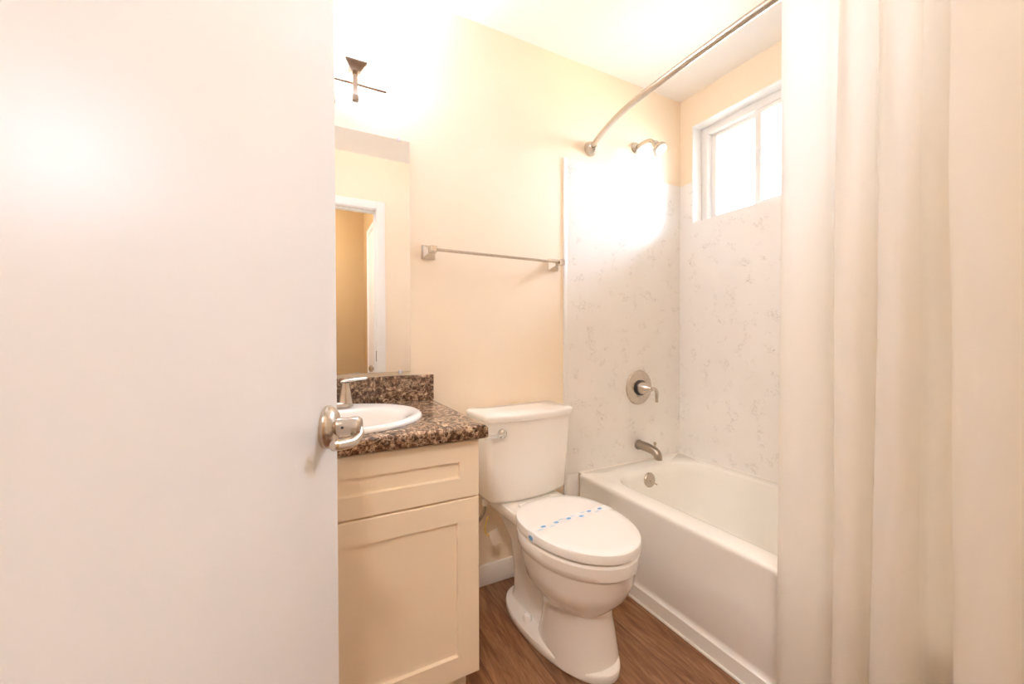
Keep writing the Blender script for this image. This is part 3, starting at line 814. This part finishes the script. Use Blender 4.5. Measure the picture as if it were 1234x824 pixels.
for sx in (-1, 1):
    bm = NB(); bx(bm, sx * 0.075 - 0.022, sx * 0.075 + 0.022, -0.272, -0.238, 0.428, 0.443, 0.006, 3)
    mesh_obj('lid_hinge', bm, M_seat, lid)
# tank: flat back, bowed front, tapering down
def tk(hw, yb, yf, bow, z, r=0.03, n=10):
    out = []
    for i in range(n + 1):           # front edge left to right
        s = -1 + 2 * i / n
        out.append((s * (hw - r), yf - bow * (1 - s * s), z))
    for i in range(1, 6):
        a = math.radians(-90 + 90 * i / 6); out.append((hw - r + r * math.cos(a), yf + r + r * math.sin(a), z))
    out.append((hw, yf + r, z)); out.append((hw, yb - r * 0.5, z))
    for i in range(1, 5):
        a = math.radians(90 * i / 5); out.append((hw - r * 0.5 + r * 0.5 * math.cos(a), yb - r * 0.5 + r * 0.5 * math.sin(a), z))
    out.append((hw - r * 0.5, yb, z))
    full = out[:]
    mirror_side = [(-x, y, zz) for x, y, zz in reversed(out[n + 1:])]
    return full + mirror_side
bm = NB()
loft(bm, [tk(0.150, -0.045, -0.165, 0.018, 0.428), tk(0.178, -0.032, -0.185, 0.022, 0.434), tk(0.186, -0.026, -0.193, 0.024, 0.448), tk(0.198, -0.024, -0.200, 0.025, 0.60), tk(0.206, -0.024, -0.204, 0.025, 0.756)])
mesh_obj('tank', bm, M_porc, tlt, ang=50)
bm = NB()
loft(bm, [tk(0.206, -0.022, -0.205, 0.025, 0.7565), tk(0.213, -0.018, -0.213, 0.027, 0.759), tk(0.215, -0.016, -0.215, 0.027, 0.766), tk(0.217, -0.015, -0.217, 0.027, 0.778), tk(0.214, -0.018, -0.214, 0.027, 0.785), tk(0.205, -0.026, -0.205, 0.026, 0.7885), tk(0.10, -0.08, -0.15, 0.02, 0.7895)])
mesh_obj('tank_lid', bm, M_porc, tlt, ang=50)
bm = NB(); lathe(bm, [(0.017, 0), (0.0185, 0.004), (0.017, 0.014), (0.010, 0.019)], (-0.152, -0.211, 0.716), (0, -1, 0), 24)
fl = mesh_obj('flush_lever', bm, M_chrome, tlt); tag(fl, 'chrome flush lever')
bm = NB(); tube(bm, [(-0.148, -0.228, 0.716), (-0.172, -0.232, 0.715), (-0.226, -0.231, 0.710), (-0.233, -0.231, 0.7095)], [0.0075, 0.007, 0.0065, 0.005], 14)
mesh_obj('lever_arm', bm, M_chrome, fl)
# paper band across the lid
bm = NB()
def band(x0, y0, x1, y1, w, seg=18):
    pass
A, B = Vector((-0.180, -0.462, 0)), Vector((0.180, -0.452, 0))
dv = (B - A).normalized(); nv = Vector((-dv.y, dv.x, 0)); hw = 0.019
top = []
ptsb = [(-0.0038, 0.414), (-0.0042, 0.4355), (0.0005, 0.4440)] + [(0.012 + 0.336 * i / 12, 0.4466 + 0.0017 * math.sin(PI * i / 12)) for i in range(13)] + [(0.3595, 0.4440), (0.3642, 0.4355), (0.3638, 0.414)]
# world placement of the toilet is needed because the band is its own thing
Rz = Matrix.Translation((-1.128, 0, 0)) @ Matrix.Rotation(math.radians(3.4), 4, 'Z')
rA = []; rB = []
for s, z in ptsb:
    q = A + dv * s
    rA.append(Rz @ (q + nv * hw + Vector((0, 0, z + 0.0006)))); rB.append(Rz @ (q - nv * hw + Vector((0, 0, z + 0.0006))))
loft(bm, [rA, [a * 0.5 + b * 0.5 for a, b in zip(rA, rB)], rB], cap0=False, cap1=False, closed=False)
org = Rz @ Vector((0, -0.457, 0.449))
stp = mesh_obj('paper_band', bm, M_paper, None, origin=org)
tag(stp, 'narrow white paper band with blue dots wrapped across the closed toilet lid', 'paper band')
M_blue = simple('blue_print', (0.22, 0.50, 0.80), 0.7, var=0.02)
M_bluep = simple('pale_blue_print', (0.55, 0.72, 0.86), 0.7, var=0.02)
def zb(s): return 0.4466 + 0.0017 * math.sin(PI * max(0, min(1, (s - 0.012) / 0.336))) + 0.0012
def mark(name, mat, s, off, rx, ry, lab):
    bm = NB(); n = 16; c = A + dv * s + nv * off
    bm.faces.new([bm.verts.new((Rz @ (c + dv * rx * math.cos(2 * PI * i / n) + nv * ry * math.sin(2 * PI * i / n) + Vector((0, 0, zb(s))))) - org) for i in range(n)])
    tag(mesh_obj(name, bm, mat, stp, smooth=False), lab)
for s, o_ in ((0.050, 0.004), (0.105, 0.003), (0.160, 0.002), (0.210, -0.009), (0.262, 0.007), (0.312, 0.003)):
    mark('blue_dot', M_blue, s, o_, 0.010, 0.0062, 'printed blue dot')
for s, o_ in ((0.028, -0.008), (0.078, -0.011), (0.132, 0.011), (0.184, 0.010), (0.236, 0.012), (0.288, -0.010)):
    mark('pale_stroke', M_bluep, s, o_, 0.013, 0.0026, 'printed pale blue stroke')
bm = NB()
bm.faces.new([bm.verts.new((Rz @ (A + dv * -0.0056 + nv * (0.012 * math.cos(2 * PI * i / 16)) + Vector((0, 0, 0.426 + 0.0085 * math.sin(2 * PI * i / 16))))) - org) for i in range(16)])
tag(mesh_obj('round_mark', bm, M_blue, stp, smooth=False), 'blue printed disc on the folded end')

# water supply beside the tank
sp = thing('supply_valve', 'metal water supply valve with braided hose behind the toilet', 'supply valve', (-1.352, -0.0, 0.16))
bm = NB(); lathe(bm, [(0.026, 0), (0.026, 0.004), (0.011, 0.008), (0.011, 0.045), (0.015, 0.048), (0.015, 0.075), (0.009, 0.080)], (0, 0, 0), (0, -1, 0), 24)
mesh_obj('stop_body', bm, M_chrome, sp)
bm = NB(); lathe(bm, [(0.006, 0.075), (0.006, 0.092), (0.018, 0.094), (0.018, 0.104), (0.012, 0.106)], (0, 0, 0), (0, -1, 0), 20)
mesh_obj('stop_knob', bm, M_chrome, sp)
bm = NB(); tube(bm, catmull([(0, -0.062, 0.010), (0.0, -0.064, 0.06), (0.020, -0.075, 0.13), (0.062, -0.095, 0.20), (0.068, -0.10, 0.245)], 6), 0.0065, 12)
hs = mesh_obj('supply_hose', bm, M_hose, sp)
bm = NB(); lathe(bm, [(0.013, 0), (0.013, 0.022), (0.016, 0.024), (0.016, 0.030)], (0.068, -0.10, 0.236), (0, 0, 1), 16)
mesh_obj('hose_nut', bm, M_seat, hs)
tg = thing('hang_tag', 'small pale paper tag with yellow tie hanging below the toilet tank', 'tag', (-1.278, -0.108, 0.352))
bm = NB(); tube(bm, catmull([(0.003, -0.001, 0.0), (-0.010, -0.008, -0.025), (-0.014, -0.010, -0.06), (0.004, -0.014, -0.075)], 6), 0.0022, 8)
tag(mesh_obj('tie', bm, M_yellow, tg), 'yellow plastic tie')
bm = NB(); bx(bm, -0.020, 0.020, -0.0006, 0.0006, -0.065, 0.0, 0.0002, 1)
bm.transform(Matrix.Translation((0.016, -0.017, -0.055)) @ Matrix.Rotation(math.radians(-20), 4, 'Y'))
mesh_obj('paper_tag', bm, M_tagm, tg)

# ------------------------------------------------------------------ unseen hall lamp, added as fill for surfaces facing the camera
hl = thing('added_hall_fill', 'unseen white dome fill light added in the hallway behind the doorway', 'fill light', (-2.24, -2.10, H))
bm = NB(); lathe(bm, [(0.13, 0), (0.13, 0.02), (0.12, 0.025)], (0, 0, 0), (0, 0, -1), 40); mesh_obj('lamp_pan', bm, M_nick, hl)
bm = NB(); lathe(bm, [(0.118, 0.024), (0.11, 0.05), (0.085, 0.075), (0.045, 0.09), (0.005, 0.094)], (0, 0, 0), (0, 0, -1), 40)
mesh_obj('dome', bm, mat_emit('fill_dome_glow', (1.0, 0.93, 0.88), HALL_FILL), hl)
